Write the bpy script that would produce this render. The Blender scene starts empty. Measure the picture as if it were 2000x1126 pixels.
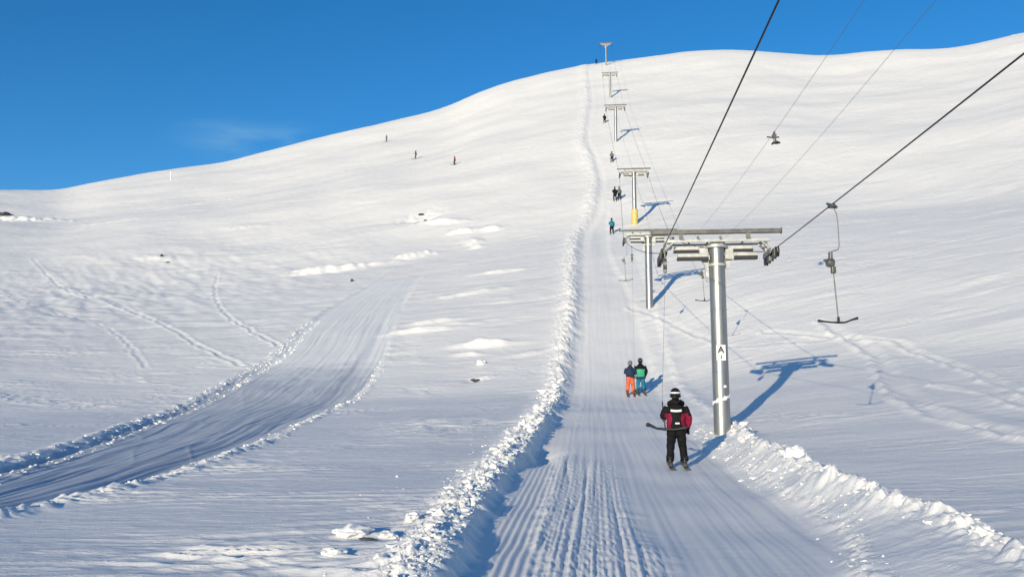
import bpy, bmesh, math, random
import numpy as np
from mathutils import Vector, Matrix, Euler
from mathutils.bvhtree import BVHTree

random.seed(7); rng = np.random.default_rng(7)
scene = bpy.context.scene
col = scene.collection
R_ = math.radians

# ------------------------------------------------------------------ camera, sky, sun, exposure
EYE = 1.6                                  # the photographer's eye above the snow
cam_data = bpy.data.cameras.new('camera')
cam = bpy.data.objects.new('camera', cam_data); col.objects.link(cam)
cam.location = (0, 0, EYE); cam.rotation_euler = (R_(98), 0, 0)
cam_data.sensor_width = 36; cam_data.lens = 36 * 1732 / 2000
cam_data.clip_start = .1; cam_data.clip_end = 6000
scene.camera = cam

SUN_EL, SUN_TRAVEL = 9.9, 25.0             # height of the sun; bearing its light travels to (clockwise from +Y)
world = bpy.data.worlds.new('World'); scene.world = world; world.use_nodes = True
wn = world.node_tree.nodes; wl = world.node_tree.links
for n in list(wn): wn.remove(n)
sky = wn.new('ShaderNodeTexSky'); sky.sky_type = 'NISHITA'; sky.sun_disc = False
sky.sun_elevation = R_(SUN_EL); sky.sun_rotation = R_(SUN_TRAVEL + 180)
sky.altitude = 1800; sky.air_density = 1.0; sky.dust_density = .15; sky.ozone_density = 3.0
hs = wn.new('ShaderNodeHueSaturation'); hs.inputs['Saturation'].default_value = 1.24; hs.inputs['Hue'].default_value = .501
bg = wn.new('ShaderNodeBackground'); bg.inputs['Strength'].default_value = .15
wo = wn.new('ShaderNodeOutputWorld')
wl.new(sky.outputs[0], hs.inputs['Color'])
# one thin wisp of cloud above the left shoulder of the hill
_tc = wn.new('ShaderNodeTexCoord'); _mp = wn.new('ShaderNodeMapping'); _mp.inputs['Scale'].default_value = (5, 5, 22)
_ns = wn.new('ShaderNodeTexNoise'); _ns.inputs['Scale'].default_value = 2.2; _ns.inputs['Detail'].default_value = 5
_dv = wn.new('ShaderNodeVectorMath'); _dv.operation = 'SUBTRACT'; _dv.inputs[1].default_value = (math.sin(R_(-16.3)) * .957, math.cos(R_(-16.3)) * .957, .287)
_sv = wn.new('ShaderNodeVectorMath'); _sv.operation = 'MULTIPLY'; _sv.inputs[1].default_value = (8.5, 8.5, 30)
_ln = wn.new('ShaderNodeVectorMath'); _ln.operation = 'LENGTH'
_mr = wn.new('ShaderNodeMapRange'); _mr.inputs['From Min'].default_value = 1; _mr.inputs['From Max'].default_value = 0; _mr.inputs['To Max'].default_value = .36; _mr.interpolation_type = 'SMOOTHSTEP'
_mu = wn.new('ShaderNodeMath'); _mu.operation = 'MULTIPLY'; _cr = wn.new('ShaderNodeMapRange'); _cr.inputs['From Min'].default_value = .42; _cr.inputs['From Max'].default_value = .75
_mx = wn.new('ShaderNodeMixRGB'); _mx.inputs[2].default_value = (2.0, 3.6, 4.4, 1)
wl.new(_tc.outputs['Generated'], _mp.inputs[0]); wl.new(_mp.outputs[0], _ns.inputs['Vector']); wl.new(_tc.outputs['Generated'], _dv.inputs[0]); wl.new(_dv.outputs[0], _sv.inputs[0]); wl.new(_sv.outputs[0], _ln.inputs[0])
wl.new(_ln.outputs['Value'], _mr.inputs['Value']); wl.new(_ns.outputs['Fac'], _cr.inputs['Value']); wl.new(_mr.outputs[0], _mu.inputs[0]); wl.new(_cr.outputs[0], _mu.inputs[1])
wl.new(_mu.outputs[0], _mx.inputs[0]); wl.new(hs.outputs[0], _mx.inputs[1]); wl.new(_mx.outputs[0], bg.inputs[0]); wl.new(bg.outputs[0], wo.inputs[0])

sun_data = bpy.data.lights.new('sun', 'SUN'); sun_data.energy = 4.0; sun_data.angle = R_(.5); sun_data.color = (1, .86, .615)
sun = bpy.data.objects.new('sun', sun_data); col.objects.link(sun)
_t = Vector((math.sin(R_(SUN_TRAVEL)) * math.cos(R_(SUN_EL)), math.cos(R_(SUN_TRAVEL)) * math.cos(R_(SUN_EL)), -math.sin(R_(SUN_EL))))
sun.rotation_euler = _t.to_track_quat('-Z', 'Y').to_euler(); sun.location = (-20, -40, 30)

scene.view_settings.view_transform = 'Standard'; scene.view_settings.look = 'None'
scene.view_settings.exposure = 0.24; scene.view_settings.gamma = 1.0; scene.view_settings.use_curve_mapping = False

# ------------------------------------------------------------------ the hill: broad shape
def hermite(xs, ys, x):
    xs = np.asarray(xs, float); ys = np.asarray(ys, float)
    d = np.diff(ys) / np.diff(xs); m = np.zeros(len(xs))
    m[0] = d[0]; m[-1] = d[-1]
    for i in range(1, len(xs) - 1):
        if d[i - 1] * d[i] > 0:
            w1 = 2 * (xs[i + 1] - xs[i]) + xs[i] - xs[i - 1]; w2 = xs[i + 1] - xs[i] + 2 * (xs[i] - xs[i - 1])
            m[i] = (w1 + w2) / (w1 / d[i - 1] + w2 / d[i])
    x = np.clip(x, xs[0], xs[-1])
    i = np.clip(np.searchsorted(xs, x) - 1, 0, len(xs) - 2)
    h = xs[i + 1] - xs[i]; t = (x - xs[i]) / h
    return ((1 + 2 * t) * (1 - t) ** 2) * ys[i] + t * (1 - t) ** 2 * h * m[i] + t * t * (3 - 2 * t) * ys[i + 1] + t * t * (t - 1) * h * m[i + 1]
def sstep(a, b, x):
    t = np.clip((x - a) / (b - a), 0, 1); return t * t * (3 - 2 * t)

# rise of the slope along the lift: distance (m), height above the snow at the foot of the slope (m)
RISE = [(0, 0), (5, 0.0), (10, .08), (15, .27), (20.4, .56), (25.7, .93), (33, 1.6), (42.5, 2.58), (48, 4.05), (60.7, 8.7), (80, 15.4),
        (102.9, 23.4), (125, 34.2), (151, 49.0), (175, 61), (201.5, 74.7), (225, 88), (251, 103.3), (262, 108), (275, 111.5), (290, 113),
        (320, 111), (400, 88), (800, -20), (2000, -200)]
def rise(r):
    return hermite([a for a, b in RISE], [b for a, b in RISE], r)
# skyline: compass bearing from the lift foot (degrees, clockwise from +Y) and the slope angle (rise over run) at which the crest stands
CREST = [(-60, .17), (-45, .20), (-36, .215), (-30.64, 0.2202), (-29.11, 0.2231), (-27.66, 0.2257), (-25.39, 0.2412), (-21.71, 0.2605), (-18.43, 0.2741),
         (-15.34, 0.2941), (-11.49, 0.3182), (-8.85, 0.3318), (-6.16, 0.345), (-4.12, 0.3567), (-2.41, 0.3729), (-0.35, 0.3858), (2.77, 0.3992),
         (5.53, 0.4067), (8.6, 0.4121), (11.3, 0.4143), (13.3, 0.4143), (15.25, 0.4107), (17.48, 0.4036), (19.04, 0.397), (20.57, 0.3914),
         (22.39, 0.3907), (24.44, 0.3875), (27.26, 0.3796), (28.63, 0.3803), (31.29, 0.3823), (36, .385), (45, .37), (60, .33)]
_r = np.linspace(60, 400, 1500); _h = rise(_r)
_ks = np.linspace(.1, 1.6, 200); _e = np.array([np.max((_h * k) / _r) for k in _ks])
_az = np.linspace(-180, 180, 7201)
_eye_off = EYE / 270.0
_kt = np.interp(np.interp(_az, [a for a, b in CREST], [b for a, b in CREST]) + _eye_off, _e, _ks)
_kt = np.interp(_az, [-180, -120, -80, -60] + [a for a in _az if -59.9 < a < 59.9] + [60, 90, 130, 180],
                [-.12, -.05, .22, np.interp(-60, _az, _kt)] + [k for a, k in zip(_az, _kt) if -59.9 < a < 59.9] + [np.interp(60, _az, _kt), .5, .05, -.12])
def _gauss(a, s):
    n = int(s * 4 / .05); g = np.exp(-.5 * (np.arange(-n, n + 1) * .05 / s) ** 2); g /= g.sum()
    return np.convolve(np.pad(a, n, mode='wrap'), g, 'valid')
_ksm = _gauss(_kt, 4.0); _kfine = _gauss(_kt, .7)
def axis_off(x, y):
    return x - (3.6 + .092 * y)
def base_z(x, y):
    r = np.hypot(x, y); az = np.degrees(np.arctan2(x, y))
    w = sstep(110, 235, r)
    k = np.interp(az, _az, _ksm) * (1 - w) + np.interp(az, _az, _kfine) * w
    z = rise(r) * k
    d = axis_off(x, y)
    z = z + .29 * 9 * (1 - np.exp(-np.clip(d - .3, 0, 60) / 9)) * np.clip((y - 15) / 25, 0, 1.05) * (1 - sstep(44, 150, y)) + .15 * sstep(1, 8, d) * (1 - sstep(14, 30, y))
    return z

# ------------------------------------------------------------------ noise
def _hash(ix, iy, seed):
    h = (ix.astype(np.int64) * 374761393 + iy.astype(np.int64) * 668265263 + seed * 974711) & 0xffffffff
    h = ((h ^ (h >> 13)) * 1274126177) & 0xffffffff
    return (h ^ (h >> 16)) & 0xffff
_ang = np.arange(65536) * (2 * np.pi / 65536) * 977
_gx, _gy = np.cos(_ang).astype(np.float32), np.sin(_ang).astype(np.float32)
def perlin(x, y, seed=0):
    x0 = np.floor(x); y0 = np.floor(y); fx = (x - x0).astype(np.float32); fy = (y - y0).astype(np.float32)
    ix = x0.astype(np.int64); iy = y0.astype(np.int64)
    u = fx * fx * fx * (fx * (fx * 6 - 15) + 10); v = fy * fy * fy * (fy * (fy * 6 - 15) + 10)
    def g(a, b):
        h = _hash(ix + a, iy + b, seed); return _gx[h] * (fx - a) + _gy[h] * (fy - b)
    n0 = g(0, 0) * (1 - u) + g(1, 0) * u; n1 = g(0, 1) * (1 - u) + g(1, 1) * u
    return (n0 * (1 - v) + n1 * v) * 1.5
def fbm(x, y, o, seed=0, gain=.5):
    s = 0; a = 1.0
    for i in range(o):
        s = s + a * perlin(x * 2 ** i + 17.3 * i, y * 2 ** i - 9.1 * i, seed + i); a *= gain
    return s
def ridge(x, y, seed=0):
    return 1 - np.abs(perlin(x, y, seed)) * 1.6

def seg_dist(x, y, pts):
    """signed distance to a polyline (positive on its right-hand side) and the share of its length"""
    best = np.full(x.shape, 1e9); sgn = np.ones(x.shape); sh = np.zeros(x.shape)
    n = len(pts) - 1
    for i in range(n):
        ax, ay = pts[i]; bx, by = pts[i + 1]; dx, dy = bx - ax, by - ay; L2 = dx * dx + dy * dy
        tt = ((x - ax) * dx + (y - ay) * dy) / L2; t = np.clip(tt, 0 if i else -3, 1 if i < n - 1 else 1)
        d = np.hypot(x - ax - t * dx, y - ay - t * dy)
        m = d < best
        best = np.where(m, d, best); sgn = np.where(m, np.sign((x - ax) * dy - (y - ay) * dx), sgn); sh = np.where(m, (i + np.clip(t, 0, 1)) / n, sh)
    return best * np.where(sgn == 0, 1, sgn), sh
def smooth_line(pts, k=4):
    pts = np.array(pts, float); t = np.arange(len(pts)); tt = np.linspace(0, len(pts) - 1, (len(pts) - 1) * k + 1)
    return list(zip(hermite(t, pts[:, 0], tt), hermite(t, pts[:, 1], tt)))

# ------------------------------------------------------------------ what lies on the slope
def left_edge(y):        # left side of the lift track, as an offset from the line of towers
    return hermite([0, 8, 16, 21, 27.6, 50, 62, 88, 99, 110, 128, 142, 155, 199, 243, 262], [-5.05, -5.08, -5.35, -5.35, -5.2, -5.0, -4.85, -5.2, -5.1, -3.5, -2.8, -3.6, -4.9, -4.0, -4.6, -4.6], y)
def right_edge(y):
    return hermite([0, 8, 12.6, 21, 30, 60, 85, 110, 128, 142, 155, 199, 243, 262], [-1.1, -1.0, -.38, -.46, -.3, -.6, -1.9, -1.5, -1.2, -1.9, -3.2, -2.4, -2.7, -2.7], y)
def right_crest(y):
    return hermite([0, 8, 10, 12.6, 18, 24, 26, 40, 60], [.3, .32, .42, .25, .12, .3, .45, .5, .7], y)
PISTE_UP = smooth_line([(-10.2, 13.5), (-11.7, 20.64), (-13.42, 29.45), (-15.4, 40.5), (-15.1, 48.98), (-14.5, 54.67), (-15.0, 62.95), (-14.9, 72), (-13.9, 79.5), (-12.6, 93.0), (-12, 99)])
PISTE_LO = smooth_line([(-8.5, 9.0), (-7.49, 13.3), (-7.15, 17.84), (-7.28, 22.51), (-7.46, 29.08), (-7.9, 38.5), (-7.5, 46.29), (-7.6, 53.74), (-8.0, 60.57), (-8.6, 74.1), (-8.3, 90), (-7.6, 99)])
GROOVES = [  # ski tracks: line, half width, depth, raised lip
    ([(16.76, 45.17), (16.58, 40.97), (13.14, 30.06), (12.24, 26.36), (11.84, 23.82), (11.77, 21.97), (11.8, 18.73)], .30, .10, .13),
    ([(15.4, 46), (17.24, 43.15), (17.99, 40.93), (17.7, 36.09), (16.82, 31.75), (15.77, 27.47), (15.2, 24.4)], .24, .08, .10),
    ([(14.85, 29.68), (15.03, 28.13), (14.46, 25.24), (14.3, 22)], .22, .06, .08),
    ([(-34, 101), (-32.52, 96.12), (-26.82, 80.18), (-21.58, 68.26), (-17.87, 61.73), (-14.94, 56.83)], .28, .10, .14),
    ([(-62, 114), (-50.4, 98.21), (-35.51, 80.37), (-25.51, 65.72), (-19.62, 56.63), (-15.57, 51.49)], .32, .08, .14),
    ([(-70, 112), (-46, 84), (-30, 66), (-21, 51)], .25, .06, .09),
    ([(9.0, 58), (10.6, 52), (11.5, 47.5), (14.5, 45), (17, 44.2)], .22, .05, .06),
]
LUMPS = [    # drifts: x, y, half length, half depth, height, turn
    (-21.0, 97.4, 4.2, .9, .62, .05), (-16.6, 98.3, 3.4, .7, .40, .12), (-12.2, 100.3, 1.8, .9, .6, .2), (-9.9, 101.4, 1.3, .8, .5, .1), (-24, 98.5, 3, 1.2, .35, -.25),
    (-1.72, 54.2, 1.55, .5, .42, -.05), (-2.6, 52.4, .9, .3, .2, 0), (-5.4, 61.2, 1.6, .45, .28, .15), (-5.9, 58.7, 2.0, .5, .3, .05), (-4.2, 59.8, 1.6, .4, .2, -.05),
    (-6.5, 111, 1.9, .9, .55, -.2), (-2.6, 109.6, 1.5, .8, .5, -.3), (-9.3, 117, 3, .8, .6, -.35), (-4.4, 104.5, .8, 1.6, .5, .3), (-4.1, 101.2, 1.0, .6, .4, .1),
    (-13.5, 121.5, 2.4, 2.6, -.9, -.4), (-1.9, 46.6, .55, .28, -.22, .5), (-1.35, 47.1, .45, .25, .16, .6), (11.75, 22.7, .35, .3, -.12, 0),
    (-92, 158, 9, 3, 1.1, .1), (-70, 150, 6, 2, .25, -.1), (-40, 133, 4, 1.5, .2, -.2), (-58, 170, 8, 2, .3, 0), (-46.5, 115, 3, 1.4, .35, -.4),
    (1.0, 51.5, 1.2, .35, .15, .2), (-3.4, 71, 3, .8, .25, .1), (-1.2, 80, 2.5, .7, .25, -.1),
]

def slope_z(x, y, parts=False):
    x = np.asarray(x, float); y = np.asarray(y, float)
    r = np.hypot(x, y); d = axis_off(x, y); z = base_z(x, y)
    far = sstep(45, 130, r)
    ahead = (y > 0)
    # broad swells of the hill
    z = z + sstep(55, 140, r) * (.75 * perlin(x / 31, y / 27, 3) + .30 * perlin(x / 11 + .3, y / 9, 4)) * (1 - .6 * sstep(225, 255, r))
    z = z + (1 - far) * .05 * perlin(x / 4.5, y / 3.2, 5) * sstep(4, 9, r)
    le = left_edge(y) + .10 * perlin(y * .9, y * 0 + 3.3, 11) + .09 * perlin(y * 3.1, y * 0 + 1.3, 12) * (y < 60)
    re = right_edge(y) + .12 * perlin(y * .7, y * 0 + 6.1, 13)
    soft = np.interp(y, [0, 24, 34, 60, 250], [0, 0, .25, .5, .6])
    lane = sstep(le - .10 - soft, le + .16 + soft, d) * (1 - sstep(re - .45, re + .25, d)) * ahead * (1 - sstep(250, 270, y))
    off_lane = 1 - lane
    # piste cut across the slope on the left
    su, shu = seg_dist(x, y, PISTE_UP); sl, shl = seg_dist(x, y, PISTE_LO)
    wob = .18 * perlin(x * .8, y * .8, 21) + .10 * perlin(x * 3, y * 3, 22) * (r < 50)
    on = (y > 8) & (y < 105) & (x < 0) & (x > -40)
    a_up = sstep(-.15, .45, su + wob) ; a_lo = sstep(-.12, .35, -sl + wob * .7)
    piste = a_up * a_lo * on * (1 - sstep(72, 96, y)) * sstep(9.0, 12, y)
    t = np.clip(su / np.maximum(su - sl, .1), 0, 1)                 # 0 at the uphill edge, 1 at the lower edge
    # wind crust on the open snow: long thin drifts lying across the view
    wx = x * np.cos(.10) + y * np.sin(.10); wy = -x * np.sin(.10) + y * np.cos(.10)
    patch = np.clip(.45 + .8 * perlin(x / 5.2, y / 3.6, 31), 0, 1)
    near = 1 - sstep(38, 80, r)
    crust = (.050 * np.maximum(ridge(wx * .42 + .6 * perlin(x / 3, y / 2, 27), wy * 2.1 + .8 * perlin(x / 2.2, y / 2.2, 28), 32) - .55, 0) * 2 + .012 * perlin(wx * 1.2, wy * 6.0, 33) + .010 * perlin(wx * 5, wy * 15, 34) * (r < 30)) * near * (.15 + 1.3 * patch ** 2) * np.where(d > 0, .6, 1.0)
    crust = crust + sstep(30, 70, r) * (.07 * perlin(wx * .13 + .8 * perlin(wx / 23, wy / 9, 30), wy * .45 + .9 * perlin(wx / 9, wy / 7, 26), 35) + .045 * perlin(wx * .42, wy * 1.5, 36) + .035 * np.maximum(ridge(wx * .30, wy * 1.3, 29) - .6, 0) * 2 * (1 - .5 * sstep(150, 230, r))) * (.4 + .9 * patch)
    rough = np.exp(-(((x + 42) / 26) ** 2 + ((y - 90) / 30) ** 2))
    crust = crust + rough * (.13 * perlin((x + y * .6) / 2.6, (y - x * .5) / 6.0, 37) + .07 * perlin((x + y * .6) / 1.1, (y - x * .5) / 3.0, 38))
    z = z + crust * off_lane * (1 - piste)
    fade = .45 + .55 * (1 - sstep(42, 62, r))
    z = z + piste * fade * (-.11 + .09 * t - .10 * np.exp(-((t - .86) / .07) ** 2) - .04 * np.exp(-((t - .08) / .05) ** 2))
    lines = perlin(t * 16 + .7 * perlin(y / 9, x / 9, 41), y * .05, 42) * .030 + perlin(t * 42 + 1.6 * perlin(y / 6, x / 6, 43), y * .09, 44) * .03
    cross = (ridge(t * 2.2 + y * .05 + .5 * perlin(y / 8, x / 8, 40), y * .02, 45) ** 14 * .045 + ridge(t * 2.6 - y * .06, y * .03, 46) ** 16 * .04) * np.clip(.6 + perlin(x / 5, y / 5, 39), 0, 1)
    z = z + piste * (lines + .45 * cross) * (.6 + .4 * fade)
    rim = (1 - .7 * sstep(35, 55, r)) * np.exp(-((sl - .15 + wob) / .22) ** 2) * .11 * np.clip(.35 + .7 * perlin(x * .9, y * .9, 47) + .5 * perlin(x * 3.6, y * 3.6, 54) + .3 * perlin(x * 8, y * 8, 50), 0, 1.2) + (1 - .55 * sstep(40, 60, r)) * np.exp(-((su + .12 + wob) / .22) ** 2) * .07 * np.clip(.5 + .7 * perlin(x * 1.1, y * 1.1, 48) + .5 * perlin(x * 4.2, y * 4.2, 19), 0, 1.3) \
        + np.exp(-((su - .75 + wob) / .22) ** 2) * .05 * np.clip(perlin(x * 1.9, y * 1.9, 49) * 2.2, 0, 1) * (r < 52)
    z = z + rim * on * (1 - sstep(92, 101, y)) * sstep(9, 12, y)
    # drifts and hollows
    for (lx, ly, ax, ay, h, tr) in LUMPS:
        m = np.hypot(x - lx, y - ly) < 3.2 * max(ax, ay)
        if not m.any(): continue
        dx, dy = x[m] - lx, y[m] - ly; c, s = math.cos(tr), math.sin(tr)
        u, v = (dx * c + dy * s) / ax, (-dx * s + dy * c) / ay
        u = u + .35 * perlin(dx * .8 + lx, dy * .8, 51); v = v + .35 * perlin(dx * 1.1, dy * 1.1 + ly, 52)
        v = np.where(v < 0, v * 1.9, v * .75)                      # steep towards the valley, tailing off uphill
        z[m] += h * np.exp(-u * u - v * v)
    # ski tracks
    for pts, hw, dp, lip in GROOVES:
        P = np.array(pts); m = (x > P[:, 0].min() - 3) & (x < P[:, 0].max() + 3) & (y > P[:, 1].min() - 3) & (y < P[:, 1].max() + 3)
        if not m.any(): continue
        s, _ = seg_dist(x[m], y[m], smooth_line(pts)); s = s + .18 * perlin(x[m] * .7, y[m] * .7, 53); hw = hw * (1 if P[0, 0] > 0 else .62)
        lipn = .7 + .5 * perlin(x[m] * 1.0, y[m] * 1.0, 54)
        z[m] += -1.0 * np.where(P[0, 0] > 0, .7, .3) * dp * np.exp(-(s / hw) ** 2) + np.where(P[0, 0] > 0, 1.1, .4) * lip * lipn * np.exp(-((s - 1.5 * hw) / (.7 * hw)) ** 2) * np.where(P[0, 0] < 0, 1, 1) + .25 * lip * lipn * np.exp(-((s + 1.6 * hw) / (.8 * hw)) ** 2)
    # the lift track: a trough between two banks
    depth = np.interp(y, [0, 10, 30, 60, 110, 250], [.13, .15, .16, .13, .12, .10])
    z = z - depth * lane
    v = d - le                                                       # left bank
    bn = np.interp(y, [0, 18.6, 19.6, 22.0, 23.2, 60, 100, 250], [.04, .06, .05, .04, .20, .26, .26, .20])
    bump = np.where(v < -.25, np.exp(-((v + .25) / (.26 + .010 * y)) ** 2), np.exp(-((v + .25) / (.26 + .6 * soft)) ** 2))
    band = np.exp(-((v + .45) / (.22 + .008 * y)) ** 2) * ahead
    ch = np.abs(perlin(x * 2.6, y * 2.6, 61)) * .20 + np.abs(perlin(x * 6.1, y * 6.1, 62)) * .13 * (y < 70) + np.abs(perlin(x * 13, y * 13, 63)) * .085 * (y < 32) + np.abs(perlin(x * 27, y * 27, 58)) * .045 * (y < 20) + np.abs(perlin(x * 3.3, y * 1.1, 57)) * .14 * sstep(34, 60, y)
    z = z + (bn * bump * (.75 + .5 * perlin(x * .9, y * .9, 64)) + band * ch * np.interp(y, [0, 8, 20, 30, 60, 120, 250], [.34, .42, .62, .8, 1.0, 1.0, .8])) * ahead * (1 - sstep(250, 270, y))
    hole = np.exp(-((d - le - .25) / .45) ** 2 - ((y - 23.0) / 1.9) ** 2)
    z = z - .30 * hole
    rc = right_crest(y) + .14 * perlin(y * .8, y * 0 + 2.2, 65)   # right bank
    hr = np.interp(y, [0, 8, 12, 18, 24, 28, 33, 60, 75], [.22, .25, .30, .34, .24, .12, .12, .12, 0])
    face = sstep(re - .1, rc, d) * (d <= rc) + (d > rc) * np.exp(-((d - rc) / .42) ** 2)
    z = z + hr * face * ahead
    z = z - .22 * np.exp(-((x - 6.15) / .7) ** 2 - ((y - 25.9) / 1.0) ** 2)
    cb = (np.exp(-((d - rc) / .22) ** 2) + .35 * np.exp(-((d - re) / .16) ** 2)) * np.interp(y, [0, 24, 30, 60, 70], [1, 1, .5, .4, 0]) * ahead
    z = z + cb * (np.abs(perlin(x * 2.3, y * 2.3, 66)) * .16 + np.abs(perlin(x * 5.5, y * 5.5, 67)) * .10 * (y < 40) + np.abs(perlin(x * 12, y * 12, 68)) * .04 * (y < 25)) * (d < rc + .8)
    z = z + face * (d <= rc) * (.03 * perlin(x * 1.2, y * 1.2, 69) + .012 * perlin(x * 7, y * 7, 70) * (y < 40)) * ahead
    # inside the track: comb marks by the bank, ruts, the smooth lane of the tow
    e = d - le
    comb = sstep(.25, .4, e) * (1 - sstep(.85, 1.1, e)) * (y < 22)
    z = z + comb * .012 * np.sin(d * 2 * np.pi / .115 + .8 * perlin(x, y, 71)) * lane
    rut = sstep(.75, 1.0, e + .1 * perlin(y * .3, y * 0, 72)) * (1 - sstep(1.85, 2.5, e)) * ahead * (.36 + .64 * (1 - sstep(19.5, 23.5, y + 1.6 * perlin(x * 1.5, y * .2, 73)))) * (1 - sstep(95, 112, y))
    dw = d + .05 * perlin(y * .12, d * .4, 74)
    z = z + rut * lane * (.045 + .014 * perlin(dw * 5, y * .04, 75) + .023 * perlin(dw * 12, y * .06, 76) + .022 * perlin(dw * 21, y * .12, 77) + .013 * perlin(d * 24, y * 4, 78) + .014 * np.abs(perlin(d * 30, y * 14, 55)) - .02 * (ridge(dw * 2.7, y * .03, 56) ** 16))
    z = z + lane * (1 - rut) * (.013 * perlin(dw * 3.2, y * .05, 79) + .006 * perlin(dw * 10, y * .12, 80) + .02 * perlin(x * .9, y * .5, 81) * (y < 80)) * (1 - comb * .7)
    mid = lane * np.exp(-((e - 1.5) / .5) ** 2) * sstep(60, 110, y)
    z = z + .10 * mid
    if parts: return z, lane, piste, np.clip(band * 1.3, 0, 1), face * ahead
    return z
def ground(x, y):
    return float(slope_z(np.array([x]), np.array([y]))[0])

# ------------------------------------------------------------------ materials
def nodes_of(name):
    m = bpy.data.materials.new(name); m.use_nodes = True
    nt = m.node_tree; b = nt.nodes['Principled BSDF']; return m, nt, b
def ramp_mix(nt, fac, a, b, lo=.35, hi=.65):
    r = nt.nodes.new('ShaderNodeValToRGB'); r.color_ramp.elements[0].position = lo; r.color_ramp.elements[1].position = hi
    r.color_ramp.elements[0].color = (*a, 1); r.color_ramp.elements[1].color = (*b, 1)
    nt.links.new(fac, r.inputs[0]); return r.outputs[0]
def noise_node(nt, scale, detail=4, vec=None, stretch=None, rough=.55):
    tc = nt.nodes.new('ShaderNodeTexCoord'); mp = nt.nodes.new('ShaderNodeMapping'); n = nt.nodes.new('ShaderNodeTexNoise')
    if stretch: mp.inputs['Scale'].default_value = stretch
    nt.links.new(tc.outputs['Object'], mp.inputs[0]); nt.links.new(mp.outputs[0], n.inputs['Vector'])
    n.inputs['Scale'].default_value = scale; n.inputs['Detail'].default_value = detail; n.inputs['Roughness'].default_value = rough
    return n.outputs['Fac']
def plain(name, c, rough=.5, metal=0.0, scale=12, var=.25, bump=.0, bdist=.01, spec=.5):
    m, nt, b = nodes_of(name)
    f = noise_node(nt, scale)
    a = tuple(max(0, v * (1 - var)) for v in c); d = tuple(min(1, v * (1 + var)) for v in c)
    nt.links.new(ramp_mix(nt, f, a, d), b.inputs['Base Color'])
    b.inputs['Roughness'].default_value = rough; b.inputs['Metallic'].default_value = metal; b.inputs['Specular IOR Level'].default_value = spec
    if bump:
        bn = nt.nodes.new('ShaderNodeBump'); bn.inputs['Strength'].default_value = bump; bn.inputs['Distance'].default_value = bdist
        nt.links.new(noise_node(nt, scale * 3), bn.inputs['Height']); nt.links.new(bn.outputs[0], b.inputs['Normal'])
    return m
def snow_material(name, tint=(.89, .872, .845), grain=1.0, streak=1.0, shade_tint=None):
    m, nt, b = nodes_of(name); L = nt.links
    c = ramp_mix(nt, noise_node(nt, .6, 5), tuple(v * .97 for v in tint), tint)
    if shade_tint:      # painted shade of ground turned from the sun on the lower stretch, plain above
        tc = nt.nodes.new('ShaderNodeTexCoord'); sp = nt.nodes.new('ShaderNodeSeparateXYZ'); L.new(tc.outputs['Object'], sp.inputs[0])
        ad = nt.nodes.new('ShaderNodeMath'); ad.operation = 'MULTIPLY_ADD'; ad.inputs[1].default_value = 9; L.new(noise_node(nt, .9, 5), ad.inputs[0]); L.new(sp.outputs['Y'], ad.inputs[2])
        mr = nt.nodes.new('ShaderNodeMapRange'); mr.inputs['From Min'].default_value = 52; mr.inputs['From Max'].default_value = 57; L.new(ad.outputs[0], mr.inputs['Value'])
        st = ramp_mix(nt, noise_node(nt, 1.4, 6, stretch=(3.5, .35, 1), rough=.65), tuple(v * .93 for v in shade_tint), tuple(min(1, v * 1.14) for v in shade_tint), .40, .62)
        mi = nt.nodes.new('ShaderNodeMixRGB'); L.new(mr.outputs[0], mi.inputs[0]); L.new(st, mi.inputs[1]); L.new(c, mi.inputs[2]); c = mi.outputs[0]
    L.new(c, b.inputs['Base Color']); b.inputs['Roughness'].default_value = .62; b.inputs['Specular IOR Level'].default_value = .25
    b1 = nt.nodes.new('ShaderNodeBump'); b1.inputs['Strength'].default_value = .4 * streak; b1.inputs['Distance'].default_value = .028
    plates = ramp_mix(nt, noise_node(nt, .8, 7, stretch=(.7, 2.6, 1.4), rough=.64), (0, 0, 0), (1, 1, 1), .47, .56)
    L.new(plates, b1.inputs['Height'])
    b3 = nt.nodes.new('ShaderNodeBump'); b3.inputs['Strength'].default_value = .45 * streak; b3.inputs['Distance'].default_value = .030
    L.new(noise_node(nt, 3.2, 7, stretch=(1.0, 2.6, 1.6), rough=.72), b3.inputs['Height']); L.new(b1.outputs[0], b3.inputs['Normal'])
    b2 = nt.nodes.new('ShaderNodeBump'); b2.inputs['Strength'].default_value = .5 * grain; b2.inputs['Distance'].default_value = .012
    L.new(noise_node(nt, 26, 5, rough=.65), b2.inputs['Height'])
    L.new(b3.outputs[0], b2.inputs['Normal']); L.new(b2.outputs[0], b.inputs['Normal'])
    return m
M = {}
M['snow'] = snow_material('open_snow'); M['bank'] = snow_material('bank_snow', (.90, .884, .858), 1.3, .6)
M['track'] = snow_material('packed_snow', (.88, .864, .84), .8, .25); M['piste'] = snow_material('groomed_snow', (.86, .86, .85), .7, .3, shade_tint=(.53, .56, .605))  # bluish tint darkens the near piste as painted shade
M['steel'] = plain('galvanised_steel', (.36, .36, .355), .40, .8, 3, .22, .10, .01)
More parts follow.
